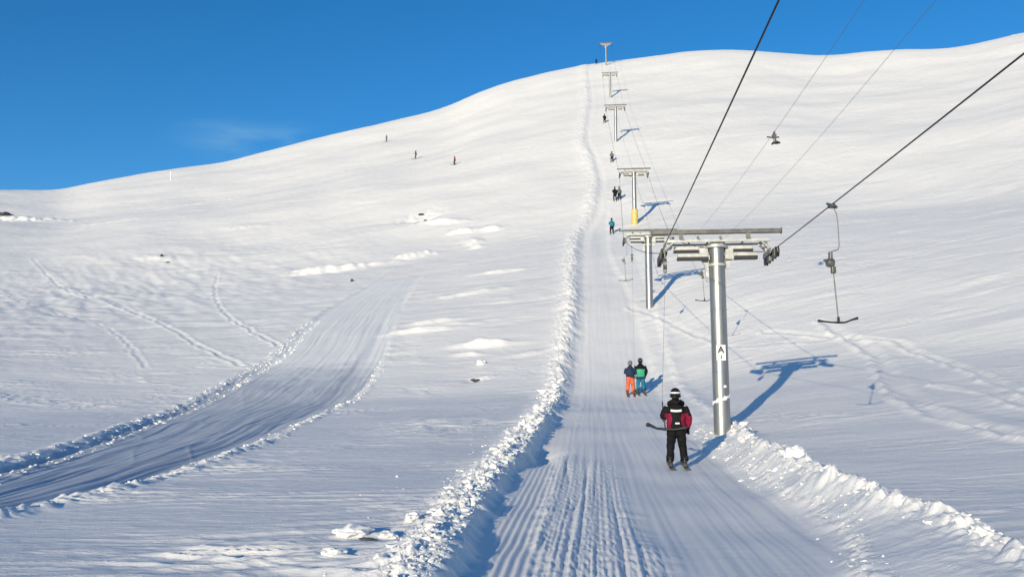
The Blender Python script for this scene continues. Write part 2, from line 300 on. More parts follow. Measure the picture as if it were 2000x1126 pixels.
def brushed_steel():
    m, nt, b = nodes_of('streaked_galvanised_steel'); L = nt.links
    a = ramp_mix(nt, noise_node(nt, 2.5, 6, stretch=(5, 5, .35), rough=.65), (.22, .22, .215), (.42, .42, .41), .3, .7)
    r = ramp_mix(nt, noise_node(nt, 1.6, 6, stretch=(7, 7, .5), rough=.7), (0, 0, 0), (1, 1, 1), .66, .78)
    mx = nt.nodes.new('ShaderNodeMixRGB'); mx.inputs[2].default_value = (.20, .13, .085, 1); L.new(a, mx.inputs[1])
    q = nt.nodes.new('ShaderNodeMath'); q.operation = 'MULTIPLY'; q.inputs[1].default_value = .45; L.new(r, q.inputs[0]); L.new(q.outputs[0], mx.inputs[0])
    L.new(mx.outputs[0], b.inputs['Base Color']); b.inputs['Metallic'].default_value = .75; b.inputs['Roughness'].default_value = .42
    bn = nt.nodes.new('ShaderNodeBump'); bn.inputs['Strength'].default_value = .15; bn.inputs['Distance'].default_value = .01; L.new(noise_node(nt, 6, 4), bn.inputs['Height']); L.new(bn.outputs[0], b.inputs['Normal'])
    return m
M['steel'] = brushed_steel()
M['beam'] = plain('weathered_steel_beam', (.13, .13, .12), .55, .4, 5, .25)
M['steel_pale'] = plain('pale_galvanised_steel', (.46, .46, .44), .5, .3, 5, .18)
M['steel_dark'] = plain('dull_dark_steel', (.16, .16, .15), .5, .5, 8, .3)
M['black'] = plain('black_rubber', (.018, .018, .02), .55, 0, 20, .4)
M['rope'] = plain('greased_wire_rope', (.03, .03, .035), .6, .3, 40, .5)
M['cord'] = plain('grey_tow_cord', (.12, .12, .12), .7, 0, 40, .3)
M['white_paint'] = plain('white_enamel', (.80, .80, .79), .4, 0, 6, .06)
M['yellow'] = plain('yellow_vinyl_padding', (.60, .46, .14), .55, 0, 4, .15)
M['rock'] = plain('dark_rock', (.060, .066, .075), .85, 0, 3, .5, .6, .05)
M['print'] = plain('black_print', (.02, .02, .022), .5, 0, 10, .2)

# ------------------------------------------------------------------ mesh helpers
class MB:
    def __init__(s): s.v = []; s.f = []; s.sm = []
    def add(s, vs, fs, smooth=False):
        o = len(s.v); s.v += [tuple(v) for v in vs]; s.f += [tuple(i + o for i in f) for f in fs]; s.sm += [smooth] * len(fs)
        return s
    def box(s, c, size, rot=None, bev=0.0):
        hx, hy, hz = size[0] / 2, size[1] / 2, size[2] / 2; c = Vector(c)
        b = min(bev, hx * .45, hy * .45, hz * .45)
        bm = bmesh.new(); bmesh.ops.create_cube(bm, size=1)
        for v in bm.verts: v.co = Vector((v.co.x * 2 * hx, v.co.y * 2 * hy, v.co.z * 2 * hz))
        if b > 0: bmesh.ops.bevel(bm, geom=bm.edges[:], offset=b, segments=2, affect='EDGES', profile=.5)
        Rm = rot.to_matrix() if rot else Matrix.Identity(3)
        bm.verts.index_update()
        s.add([c + Rm @ v.co for v in bm.verts], [[v.index for v in f.verts] for f in bm.faces], False); bm.free(); return s
    def tube(s, pts, rad, n=12, caps=True, smooth=True):
        pts = [Vector(p) for p in pts]; k = len(pts); rad = rad if isinstance(rad, (list, tuple)) else [rad] * k
        T = [(pts[min(i + 1, k - 1)] - pts[max(i - 1, 0)]).normalized() for i in range(k)]
        ref = Vector((0, 0, 1)) if abs(T[0].z) < .9 else Vector((0, 1, 0)); nrm = (ref - T[0] * ref.dot(T[0])).normalized()
        vs = []
        for i in range(k):
            nrm = (nrm - T[i] * nrm.dot(T[i])).normalized(); bn = T[i].cross(nrm)
            for j in range(n):
                a = 2 * math.pi * j / n; vs.append(pts[i] + (nrm * math.cos(a) + bn * math.sin(a)) * rad[i])
        fs = [(i * n + j, i * n + (j + 1) % n, (i + 1) * n + (j + 1) % n, (i + 1) * n + j) for i in range(k - 1) for j in range(n)]
        s.add(vs, fs, smooth)
        if caps: s.add(vs[:n], [tuple(reversed(range(n)))]); s.add(vs[-n:], [tuple(range(n))])
        return s
    def ball(s, c, r, sub=2, sc=(1, 1, 1), rough=0.0, seed=0):
        bm = bmesh.new(); bmesh.ops.create_icosphere(bm, subdivisions=sub, radius=1); bm.verts.index_update()
        vs = []
        for v in bm.verts:
            k = 1.0
            if rough:
                from mathutils import noise as mn
                k = 1 + rough * mn.noise(v.co * 1.6 + Vector((seed * 3.1, 0, 0))) + rough * .5 * mn.noise(v.co * 4 + Vector((0, seed * 2.3, 0)))
            vs.append(Vector(c) + Vector((v.co.x * sc[0], v.co.y * sc[1], v.co.z * sc[2])) * r * k)
        s.add(vs, [[v.index for v in f.verts] for f in bm.faces], rough < .25); bm.free(); return s
    def prism(s, poly, y0, y1):
        n = len(poly); vs = [(x, y0, z) for x, z in poly] + [(x, y1, z) for x, z in poly]
        s.add(vs, [tuple(range(n)), tuple(reversed(range(n, 2 * n)))] + [(i, i + n, (i + 1) % n + n, (i + 1) % n) for i in range(n)]); return s
    def build(s, name, mat, parent=None, label=None):
        me = bpy.data.meshes.new(name); me.from_pydata(s.v, [], s.f); me.validate()
        me.polygons.foreach_set('use_smooth', s.sm[:len(me.polygons)]); me.materials.append(mat)
        bm = bmesh.new(); bm.from_mesh(me); bmesh.ops.recalc_face_normals(bm, faces=bm.faces[:]); bm.to_mesh(me); bm.free(); me.update()
        o = bpy.data.objects.new(name, me); col.objects.link(o)
        if parent: o.parent = parent
        if label: o['label'] = label
        return o
def thing(name, label, cat, loc, rz=0.0, group=None):
    o = bpy.data.objects.new(name, None); col.objects.link(o); o.empty_display_size = .3
    o.location = loc; o.rotation_euler = (0, 0, rz); tag(o, label, cat, group); return o
def tag(o, label, cat, group=None):
    o['label'] = label; o['category'] = cat
    if group: o['group'] = group
    return o
def children_of(o): return [c for c in bpy.data.objects if c.parent == o]
def copy_tree(o, parent=None):
    c = o.copy(); col.objects.link(c)
    if parent: c.parent = parent
    for ch in children_of(o): copy_tree(ch, c)
    return c

# ------------------------------------------------------------------ the snow: one sheet of ground out past the skyline
def snow_ground():
    azs = np.concatenate([np.arange(-180, -60, 4), np.arange(-60, -36, 1.5), np.arange(-36, -32, .4), np.arange(-32, 32.01, .083), np.arange(32.4, 36, .4), np.arange(36, 60, 1.5), np.arange(60, 180, 4)])
    rs = np.concatenate([np.geomspace(2.2, 7.5, 70)[:-1], np.geomspace(7.5, 300, 860)[:-1], np.geomspace(300, 2000, 26)])
    A, Rr = np.meshgrid(np.radians(azs), rs)
    X = Rr * np.sin(A); Y = Rr * np.cos(A)
    Z, lane, piste, band, face = slope_z(X.ravel(), Y.ravel(), True)
    nr, nc = X.shape
    V = np.stack([X.ravel(), Y.ravel(), Z], 1)
    V = np.vstack([V, [[0, 0, ground(0, .01)]]])
    i, j = np.meshgrid(np.arange(nr - 1), np.arange(nc), indexing='ij'); j2 = (j + 1) % nc
    F = np.stack([i * nc + j, (i + 1) * nc + j, (i + 1) * nc + j2, i * nc + j2], -1).reshape(-1, 4)[:, ::-1]
    P = Z.reshape(nr, nc)
    pos = np.stack([X, Y, P], -1)
    du = np.roll(pos, -1, 1) - np.roll(pos, 1, 1)
    dv = np.empty_like(pos); dv[1:-1] = pos[2:] - pos[:-2]; dv[0] = pos[1] - pos[0]; dv[-1] = pos[-1] - pos[-2]
    N = np.cross(du, dv); N /= np.linalg.norm(N, axis=-1, keepdims=True); N[N[..., 2] < 0] *= -1
    N = np.vstack([N.reshape(-1, 3), [[0, 0, 1]]])
    def fmean(a): a = a.reshape(nr, nc); b = np.roll(a, -1, 1); return ((a[:-1] + a[1:] + b[:-1] + b[1:]) / 4).ravel()
    lane_f, piste_f, band_f, face_f = fmean(lane), fmean(piste), fmean(band), fmean(face)
    cls = np.zeros(len(F), int)
    cls[(piste_f > .5)] = 2; cls[(band_f > .45) | (face_f > .12)] = 3; cls[lane_f > .5] = 1
    yc = fmean(Y.ravel()); cls[(cls == 3) & (yc > 75) & (face_f < .12) & (band_f < .45)] = 0
    fan = np.array([[nc * nr, (k + 1) % nc, k] for k in range(nc)])
    def mesh(name, faces, tri, mat):
        ids = np.unique(np.concatenate([faces.ravel(), tri.ravel()]) if len(tri) else faces.ravel())
        remap = np.full(len(V), -1); remap[ids] = np.arange(len(ids))
        me = bpy.data.meshes.new(name)
        nq, nt = len(faces), len(tri)
        me.vertices.add(len(ids)); me.vertices.foreach_set('co', V[ids].astype(np.float32).ravel())
        me.loops.add(nq * 4 + nt * 3); me.polygons.add(nq + nt)
        me.loops.foreach_set('vertex_index', np.concatenate([remap[faces].ravel(), remap[tri].ravel() if nt else np.zeros(0, int)]).astype(np.int32))
        me.polygons.foreach_set('loop_start', np.concatenate([np.arange(nq) * 4, nq * 4 + np.arange(nt) * 3]).astype(np.int32))
        me.polygons.foreach_set('use_smooth', np.ones(nq + nt, bool))
        me.update(calc_edges=True)
        me.normals_split_custom_set_from_vertices(N[ids].astype(np.float32))
        me.materials.append(mat)
        o = bpy.data.objects.new(name, me); col.objects.link(o); o['kind'] = 'structure'; return o
    none = np.zeros((0, 3), int)
    mesh('snow_slope', F[cls == 0], fan, M['snow']); mesh('lift_track', F[cls == 1], none, M['track'])
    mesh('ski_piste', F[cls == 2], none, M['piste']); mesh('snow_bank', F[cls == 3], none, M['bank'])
snow_ground()

# ------------------------------------------------------------------ lift towers
AX_TURN = -math.atan(.092)                 # the line of towers runs a little to the right of +Y
ATT_L, ATT_R, ATT_Z = -1.67, 1.62, 5.50    # where the ropes sit on a tower's sheaves
def make_tower():
    t = thing('lift_tower', 'nearest thick steel lift tower with a small white number sign on its pole', 'lift tower', (0, 0, 0), AX_TURN, 'steel T-bar lift towers up the slope')
    m = MB(); m.tube([(0, 0, -2.2), (0, 0, 0), (0, 0, 3), (0, 0, 5.62)], [.245, .245, .24, .235], 32, False)
    for zz in (1.9, 3.75): m.tube([(0, 0, zz - .012), (0, 0, zz), (0, 0, zz + .012)], [.2455, .249, .2455], 32, False)
    m.build('pole', M['steel'], t)
    m = MB()
    m.tube([(0, 0, 5.06), (0, 0, 5.14)], .275, 32); m.tube([(0, 0, 5.62), (0, 0, 5.70)], .33, 32); m.box((0, 0, 5.76), (.36, .36, .10), bev=.01)
    m.prism([(-.26, 5.62), (-.26, 4.62), (-.33, 4.62), (-.36, 5.1), (-.50, 5.3), (-.50, 5.62)], -.06, .06)
    m.prism([(.26, 5.62), (.26, 5.0), (.34, 5.02), (.46, 5.3), (.50, 5.62)], -.06, .06)
    m.build('pole_head', M['steel_pale'], t)
    m = MB(); m.box((0, 0, 6.14), (3.9, .15, .13), bev=.012)
    for sx in (-1, 1): m.box((sx * 1.945, 0, 6.14), (.02, .19, .17))
    m.build('cross_beam', M['beam'], t)
    for sx in (-1.05, .95):
        m = MB(); m.box((sx, 0, 5.985), (.085, .10, .18)); m.box((sx, -.055, 6.0), (.14, .015, .15)); m.build('beam_post', M['steel_dark'], t)
    m = MB(); m.box((0, 0, 5.86), (3.1, .16, .05)); m.box((0, .075, 5.90), (3.1, .012, .07)); m.box((0, -.30, 5.80), (3.1, .05, .06)); m.box((0, .30, 5.80), (3.1, .05, .06))
    for sx in (-1.35, -.8, -.25, .25, .8, 1.35): m.box((sx, 0, 5.83), (.05, .62, .03))
    m.build('service_beam', M['steel_pale'], t)
    for sx in (-.55, .12):
        m = MB(); m.tube([(sx, -.10, 5.955), (sx, -.05, 5.955)], .045, 10); m.tube([(sx, -.12, 5.955), (sx, -.10, 5.955)], .025, 6); m.build('bolt', M['steel_dark'], t)
    for (x0, x1, z, y, dz) in ((-1.28, -.52, 5.555, .10, .07), (-1.20, -.27, 5.285, -.14, .09), (.42, 1.10, 5.570, .10, .06), (.48, 1.18, 5.300, -.14, .10)):
        a = MB(); a.box(((x0 + x1) / 2, y, z), (x1 - x0, .20, dz), bev=.012)
        a.box(((x0 + x1) / 2, y - .07, z - dz / 2 - .012), (x1 - x0 - .08, .05, .022))
        arm = a.build('shaded_underside', M['black'], t)  # black slab stands in for the shaded underside of the arm
        b = MB(); b.box(((x0 + x1) / 2, y, z + dz / 2 + .055), (x1 - x0 - .03, .17, .105), bev=.01)
        xi = x1 if x1 < 0 else x0
        b.box((xi * .5 + .13 * (1 if xi > 0 else -1), y, z + .03), (abs(xi) - .20, .12, .14)); b.build('bracket', M['steel_pale'], arm)
    for sx, xe in ((-1, ATT_L), (1, ATT_R)):
        a = MB(); a.box((xe, 0, ATT_Z - .11), (.035, 1.9, .13), bev=.01); a.box((xe - sx * .13, 0, ATT_Z - .06), (.04, 1.1, .16), bev=.01)
        a.box((xe, -.62, ATT_Z - .14), (.13, .30, .26), bev=.02); a.box((xe - sx * .05, -.05, ATT_Z - .2), (.10, .24, .22), bev=.02)
        f = a.build('sheave_frame', M['steel_dark'], t)
        for yy in (-.82, -.42, .0, .42, .82):
            w = MB(); w.tube([(xe - sx * .05, yy, ATT_Z - .15), (xe - sx * .035, yy, ATT_Z - .15), (xe, yy, ATT_Z - .15), (xe + sx * .035, yy, ATT_Z - .15), (xe + sx * .05, yy, ATT_Z - .15)], [.15, .15, .125, .15, .15], 18, True, False)
            w.build('sheave_wheel', M['black'], f)
        h = MB(); h.tube([(xe - sx * .1, 0, ATT_Z - .05), (sx * 1.38, 0, 5.80)], .045, 10); h.tube([(xe - sx * .1, .2, ATT_Z + .02), (sx * 1.30, .26, 5.78)], .03, 8)
        h.tube([(xe - sx * .05, -.3, ATT_Z), (sx * 1.30, -.28, 5.78)], .03, 8); h.box((sx * 1.42, 0, 5.70), (.16, .30, .16), bev=.015)
        h.build('sheave_hanger', M['steel_pale'], t)
    return t
def text_mesh(txt, size, name, mat, parent, loc, depth=.004, weight=.0):
    cu = bpy.data.curves.new(name, 'FONT'); cu.body = txt; cu.size = size; cu.align_x = 'CENTER'; cu.align_y = 'CENTER'; cu.extrude = depth; cu.offset = weight
    tmp = bpy.data.objects.new(name, cu); col.objects.link(tmp)
    dg = bpy.context.evaluated_depsgraph_get(); me = bpy.data.meshes.new_from_object(tmp.evaluated_get(dg))
    bpy.data.objects.remove(tmp); bpy.data.curves.remove(cu)
    me.transform(Euler((math.pi / 2, 0, 0)).to_matrix().to_4x4()); me.materials.clear(); me.materials.append(mat)
    o = bpy.data.objects.new(name, me); col.objects.link(o); o.parent = parent; o.location = loc; return o

TOWERS = [  # x, y, height of the pole foot against the snow, label
    (6.20, 26.47, 0.0, None),
    (9.32, 59.64, -.80, 'second lift tower, slim and half hidden behind the nearest tower beam'),
    (14.24, 100.76, .45, 'third lift tower, with yellow padding wrapped round its foot'),
    (18.16, 149.8, .50, 'fourth lift tower, standing halfway up the steep white hillside with short shadow'),
    (23.06, 199.78, .0, 'fifth lift tower, small, just below the skyline tower'),
    (27.11, 243.81, .65, 'topmost lift tower standing on the ridge against the blue sky')]
proto = make_tower()
towers = []
for i, (x, y, dz, lab) in enumerate(TOWERS):
    t = proto if i == 0 else copy_tree(proto)
    if lab: t['label'] = lab
    t.location = (x, y, (.92 if i == 0 else ground(x, y)) + dz)
    towers.append(t)
# the nearest tower alone carries the sign and the strip of stuck snow, the third its padding
s = MB(); s.box((0, -.262, 2.45), (.27, .02, .46), bev=.008)
for zz in (2.25, 2.65): s.box((0, -.246, zz), (.20, .02, .03))
sign = s.build('number_sign', M['white_paint'], proto)
text_mesh('A', .27, 'sign_letter', M['print'], sign, (0, -.2735, 2.53), .001, .009); text_mesh('1', .15, 'sign_number', M['print'], sign, (0, -.2735, 2.315), .001, .008)
m = MB(); vs = []; fs = []
for k in range(25):
    a = -math.pi * (1.0 - k / 24 * 1.0); zc = .97 + .24 * (k / 24) + .02 * math.sin(k * 1.9)
    w = .045 + .02 * math.sin(k * .9 + 1)
    for zz, rr in ((zc - w, .246), (zc - w * .6, .262), (zc + w * .6, .262), (zc + w, .246)): vs.append((math.cos(a) * rr, math.sin(a) * rr, zz))
fs = [(i * 4 + j, i * 4 + j + 1, i * 4 + j + 5, i * 4 + j + 4) for i in range(24) for j in range(3)]
m.add(vs, fs, True); m.build('snow_strip', M['bank'], proto)
m = MB(); m.ball((.09, -.235, 1.46), .05, 2, (1, .5, .8), .2, 4); m.build('snow_patch', M['bank'], proto)
m = MB(); m.tube([(0, 0, -1.2), (0, 0, -.3), (0, 0, 1.25)], [.36, .36, .35], 20)
for zz in (.2, .75): m.tube([(0, 0, zz - .02), (0, 0, zz + .02)], .368, 20)
m.build('crash_pad', M['yellow'], towers[2])

def att(i, side, z=ATT_Z):
    o = towers[i]; p = Vector((ATT_L if side < 0 else ATT_R, 0, z)); return o.location + Euler((0, 0, AX_TURN)).to_matrix() @ p
def sag_line(a, b, sag, n=14):
    return [a.lerp(b, k / n) - Vector((0, 0, sag * 4 * (k / n) * (1 - k / n))) for k in range(n + 1)]
def rope_points(side):
    a = att(0, side)
    slope = (.0125 if side < 0 else .019)
    start = a + Vector((-.092 * 52, -52, -slope * 52))
    pts = sag_line(start, a, .12, 16)
    for i in range(5): pts += sag_line(att(i, side), att(i + 1, side), [.25, .35, .4, .4, .3][i])[1:]
    return pts
ROPE = {-1: rope_points(-1), 1: rope_points(1)}
for side, lab in ((-1, 'left dark wire rope running up over the near tower towards the hilltop'), (1, 'right dark wire rope carrying the empty T-bars back downhill')):
    m = MB(); m.tube(ROPE[side], .0135, 8); tag(m.build('haul_rope', M['rope']), lab, 'wire rope', 'haul ropes of the lift')
def rope_at(side, y):
    P = ROPE[side]
    for a, b in zip(P, P[1:]):
        if a.y <= y <= b.y: return a.lerp(b, (y - a.y) / (b.y - a.y))
for dx, a0, lab in ((0, (9.42, .092, 30, 15.6), 'thin faint cable of the far lift, the left one'), (1, (11.7, .092, 30, 15.4), 'thin faint cable of the far lift, the right one')):
    x0, sl, y0, z0 = a0
    pts = []
    for k in range(26):
        y = -10 + k * 5.0; x = x0 + sl * y
        z = z0 + (.012 if dx == 0 else .004) * (y - y0) + .0006 * (y - y0) ** 2 * (y > y0)
        pts.append((x, y, z))
        if y > 20 and z < ground(x, y) - .5: break
    m = MB(); m.tube(pts, .008, 6); tag(m.build('thin_cable', M['cord']), lab, 'cable', 'faint cables of the far lift')
    if dx == 0: FARCABLE = pts

# ------------------------------------------------------------------ T-bars hanging from the ropes
def make_tbar(L=2.62):
    t = thing('t_bar', 'empty T-bar hanging from the right rope beside the nearest tower', 'T-bar', (0, 0, 0), 0, 'empty T-bars hanging from the ropes')
    m = MB(); m.box((0, 0, .0), (.07, .26, .07), bev=.015); m.box((.06, 0, -.03), (.14, .08, .06), bev=.01); m.tube([(-.13, -.06, .03), (.14, .05, .0)], .03, 8); m.build('rope_grip', M['steel_dark'], t)
    m = MB(); m.tube([(.05, 0, -.04), (.11, 0, -.18), (.13, 0, -.40), (.135, 0, -.92), (.10, 0, -1.0), (-.09, 0, -1.06)], .010, 8); m.build('hanger_arm', M['steel_dark'], t)
    m = MB(); m.tube([(-.17, 0, -1.30), (-.13, 0, -1.30), (-.06, 0, -1.30), (-.02, 0, -1.30)], [.085, .10, .10, .085], 20); m.box((-.08, 0, -1.15), (.07, .10, .20), bev=.02); m.box((-.03, 0, -1.46), (.10, .10, .16), bev=.02); m.tube([(-.24, 0, -1.25), (-.1, 0, -1.25)], .03, 8)
    m.build('spring_box', M['steel_dark'], t)
    m = MB(); m.tube([(-.03, 0, -1.5), (-.02, 0, -1.72)], .010, 6); m.tube([(-.02, 0, -1.70), (.03, 0, -L)], .014, 8); m.build('stem', M['steel_dark'], t)
    m = MB(); m.tube([(-.42, 0, -L + .02), (-.30, 0, -L + .005), (-.12, 0, -L - .012), (.03, 0, -L - .015), (.18, 0, -L - .01), (.34, 0, -L + .05), (.46, 0, -L + .085)], [.030, .020, .019, .024, .019, .020, .030], 10)
    m.ball((-.42, 0, -L + .02), .033); m.ball((.46, 0, -L + .085), .033); m.box((.03, 0, -L + .05), (.05, .05, .12), bev=.01); m.build('crossbar', M['black'], t)
    return t
tb = make_tbar(); p = rope_at(1, 19.5); tb.location = p - Vector((0, 0, .02)); tb.rotation_euler = (0, 0, .1)
for side, y, rz, lab in ((1, 43.0, .15, 'empty T-bar hanging behind the pole of the nearest tower'), (-1, 57.5, -.2, 'empty T-bar hanging left of the second tower pole')):
    c = copy_tree(tb); c.location = rope_at(side, y); c.rotation_euler = (0, 0, rz); c['label'] = lab
# stowed hanger on the far cable
P = [Vector(q) for q in FARCABLE]; q = None
for a, b in zip(P, P[1:]):
    if a.y <= 44 <= b.y: q = a.lerp(b, (44 - a.y) / (b.y - a.y))
h = thing('cable_hanger', 'small dark hanger with a short crossbar hung on the faint left cable', 'cable hanger', q)
m = MB(); m.box((0, 0, -.02), (.08, .2, .09), bev=.02); m.tube([(0, 0, -.02), (-.06, 0, -.14), (-.03, 0, -.24)], .03, 8); m.build('rope_grip', M['steel_dark'], h)
m = MB(); m.tube([(-.08, 0, -.22), (.08, 0, -.22)], .13, 16); m.box((.02, 0, -.40), (.13, .13, .30), bev=.03); m.build('spring_box', M['steel_dark'], h)
m = MB(); m.tube([(-.38, 0, -.26), (-.1, 0, -.29), (.24, 0, -.27)], .035, 8); m.build('crossbar', M['black'], h)
m = MB(); m.tube([(-.16, -.02, -.66), (-.08, 0, -.58), (.14, 0, -.55), (.30, .02, -.56)], [.04, .06, .09, .03], 10); m.build('stem', M['black'], h)

# ------------------------------------------------------------------ people
def zone_mat(name, fabric, rough=.75):
    return plain(name, fabric, rough, 0, 9, .22, .35, .02, .12)
FAB = {k: zone_mat(k + '_fabric', c) for k, c in dict(black=(.010, .010, .012), crimson=(.20, .012, .038), navy=(.02, .035, .075), orange=(.62, .14, .07), green=(.05, .34, .20), teal=(.02, .16, .27),
          grey=(.12, .13, .14), dark_blue=(.02, .03, .07), dark_red=(.20, .02, .02)).items()}
M['skin'] = plain('skin', (.50, .30, .22), .55, 0, 8, .06); M['helmet_black'] = plain('helmet_shell', (.012, .012, .014), .35, 0, 5, .2)
M['helmet_grey'] = plain('grey_helmet_shell', (.20, .20, .18), .4, 0, 5, .2); M['strap_white'] = plain('white_elastic', (.78, .78, .78), .7, 0, 20, .05)
M['ski'] = plain('ski_topsheet', (.05, .05, .06), .35, 0, 6, .5); M['boot'] = plain('boot_shell', (.02, .02, .022), .4, 0, 8, .4); M['boot_red'] = plain('dark_red_boot', (.06, .012, .012), .45, 0, 8, .4)

def loft(mb, rings, n=16):
    """rings: (centre, rx, ry, yaw) stacked; ellipses lie across the path"""
    k = len(rings); C = [Vector(r[0]) for r in rings]; vs = []
    for i, (c, rx, ry, *_) in enumerate(rings):
        T = (C[min(i + 1, k - 1)] - C[max(i - 1, 0)]).normalized()
        X = Vector((1, 0, 0)); X = (X - T * X.dot(T))
        X = X.normalized() if X.length > .2 else Vector((0, 1, 0)).cross(T).normalized()
        Y = T.cross(X)
        for j in range(n):
            a = 2 * math.pi * j / n; vs.append(C[i] + X * math.cos(a) * rx + Y * math.sin(a) * ry)
    fs = [(i * n + j, i * n + (j + 1) % n, (i + 1) * n + (j + 1) % n, (i + 1) * n + j) for i in range(k - 1) for j in range(n)]
    fs += [tuple(reversed(range(n))), tuple(range((k - 1) * n, k * n))]
    mb.add(vs, fs, True)
def hand(mb, wrist, d, side, s=1.0, curl=.9):
    """a gloved hand: palm, four bent fingers of unequal length and a thumb leaving the side of the palm"""
    w = Vector(wrist); d = Vector(d).normalized(); up = Vector((side, 0, 0)); up = (up - d * up.dot(d)).normalized(); n = d.cross(up).normalized()
    loft(mb, [(w - d * .03 * s, .034 * s, .036 * s), (w + d * .02 * s, .040 * s, .030 * s), (w + d * .07 * s, .048 * s, .026 * s), (w + d * .10 * s, .044 * s, .022 * s)], 12)
    for i, l in enumerate((.070, .082, .076, .058)):
        o = w + d * .085 * s + n * (.036 - .024 * i) * s
        k1 = o + (d * .7 - up * .5 * curl) * l * .55 * s; k2 = k1 + (d * .15 - up * curl) * l * .5 * s; k3 = k2 + (-d * .5 - up * .4) * l * .4 * s
        mb.tube([o - d * .03 * s, o, k1, k2, k3], [.013 * s, .0125 * s, .0115 * s, .0105 * s, .009 * s], 8)
    o = w + d * .02 * s + n * .035 * s
    mb.tube([o, o + (n * .8 + d * .6 - up * .2) * .035 * s, o + (n * .7 + d * 1.5 - up * .8) * .04 * s, o + (n * .2 + d * 1.9 - up * 1.5) * .042 * s], [.017 * s, .016 * s, .014 * s, .011 * s], 8)

def person(label, x, y, rz, H, coat, trousers, zones, pose='tow', helmet='helmet_black', boots='boot', voxel=.02, detail=True, group=None, cat='person', lean=0.0, slope=0.0, skis=True, arms=None):
    s = H / 1.75
    root = thing('person', label, cat, (x, y, ground(x, y) + .01), rz, group)
    mb = MB(); V3 = Vector
    def L(*rs): loft(mb, [((r[0][0] * s, r[0][1] * s, r[0][2] * s), r[1] * s, r[2] * s) for r in rs])
    lf, rf = (-.155, 0), (.17, .02)
    kneef = .08 if pose == 'tow' else .16
    for sx, (fx, fy) in ((-1, lf), (1, rf)):
        hipx = .095 * sx
        L(((hipx * .8, -.03, .93), .12, .135), ((hipx, -.02, .80), .118, .132), ((hipx + (fx - hipx) * .28, .02, .66), .108, .118), ((hipx + (fx - hipx) * .58, kneef, .47), .094, .104),
          ((hipx + (fx - hipx) * .80, .04 + fy, .32), .085, .095), ((fx, -.02 + fy, .19), .092, .102), ((fx, -.03 + fy, .13), .086, .10))
    yo = lean
    L(((0, -.03, .82), .200, .145), ((0, -.035, .92), .222, .160), ((0, -.03 + yo * .2, 1.04), .216, .160), ((0, -.02 + yo * .4, 1.16), .226, .165), ((0, -.01 + yo * .7, 1.27), .238, .158),
      ((0, 0 + yo * .9, 1.36), .185, .130), ((0, .005 + yo, 1.43), .145, .105), ((0, .01 + yo, 1.48), .10, .10))
    L(((0, .01 + yo, 1.42), .105, .105), ((0, .02 + yo, 1.52), .085, .09), ((0, .03 + yo, 1.56), .075, .085))            # collar and neck
    A = arms or {'L': [(-.20, .0, 1.335), (-.30, -.02, 1.14), (-.245, .22, 1.10)], 'R': [(.20, .0, 1.335), (.295, -.02, 1.09), (.26, .10, .85)]}
    for k in 'LR':
        a, b, c = [V3(q) + V3((0, yo * (.8 if i == 0 else .5), 0)) for i, q in enumerate(A[k])]
        L((tuple(a + (a - b) * .05), .066, .075), (tuple(a.lerp(b, .3)), .086, .088), (tuple(a.lerp(b, .7)), .076, .078), (tuple(b), .072, .072), (tuple(b.lerp(c, .35)), .070, .070), (tuple(b.lerp(c, .8)), .060, .060), (tuple(b.lerp(c, .97)), .054, .054))
        hand(mb, tuple(b.lerp(c, .97) * s), tuple(c - b), 1 if k == 'L' else -1, 1.12 * s)
    hz = 1.625; hy = .035 + yo                                         # head: skull, jaw, nose, ears
    mb.ball((0, hy * s, hz * s), .098 * s, 3, (.86, 1.02, 1.12)); mb.ball((0, (hy + .028) * s, (hz - .065) * s), .066 * s, 2, (.9, 1.0, .9))
    if detail:
        mb.ball((0, (hy + .104) * s, (hz - .018) * s), .018 * s, 2, (.8, 1, 1.3)); mb.ball((0, (hy + .088) * s, (hz - .062) * s), .02 * s, 2, (1.5, .6, .5))
        for sx in (-1, 1): mb.ball((sx * .087 * s, hy * s, (hz - .01) * s), .026 * s, 2, (.45, .8, 1.2)); mb.ball((sx * .032 * s, (hy + .088) * s, (hz + .008) * s), .014 * s, 2)
    me = bpy.data.meshes.new('body'); me.from_pydata(mb.v, [], mb.f)
    tmp = bpy.data.objects.new('tmp', me); col.objects.link(tmp)
    r = tmp.modifiers.new('r', 'REMESH'); r.mode = 'VOXEL'; r.voxel_size = voxel * s; r.use_smooth_shade = True
    sm = tmp.modifiers.new('s', 'SMOOTH'); sm.factor = .5; sm.iterations = 2
    dg = bpy.context.evaluated_depsgraph_get(); bm_ = bpy.data.meshes.new_from_object(tmp.evaluated_get(dg)); bpy.data.objects.remove(tmp); bpy.data.meshes.remove(me)
    n = len(bm_.vertices); co = np.empty(n * 3); bm_.vertices.foreach_get('co', co); co = co.reshape(-1, 3)
    no = np.empty(n * 3); bm_.vertices.foreach_get('normal', no); no = no.reshape(-1, 3)
    cl = (co[:, 2] < 1.46 * s) & (co[:, 2] > .2 * s)
    if detail:   # folds of the cloth
        f = perlin(co[:, 0] / s * 7 + co[:, 1] / s * 4, co[:, 2] / s * 13, 91) * .011 + perlin(co[:, 0] / s * 16 + 3, co[:, 2] / s * 24 + co[:, 1] / s * 10, 92) * .005
        co = co + no * (f * cl)[:, None] * s
        hem = np.exp(-((co[:, 2] / s - .84) / .035) ** 2) * (np.abs(co[:, 0]) < .24 * s); co[:, :2] *= (1 + .06 * hem)[:, None]
    co[:, 1] += 0
    bm_.vertices.foreach_set('co', co.ravel()); bm_.update()
    mats = []
    def slot(m):
        if m not in mats: mats.append(m); bm_.materials.append(m)
        return mats.index(m)
    bm_.materials.clear()
    idx = []
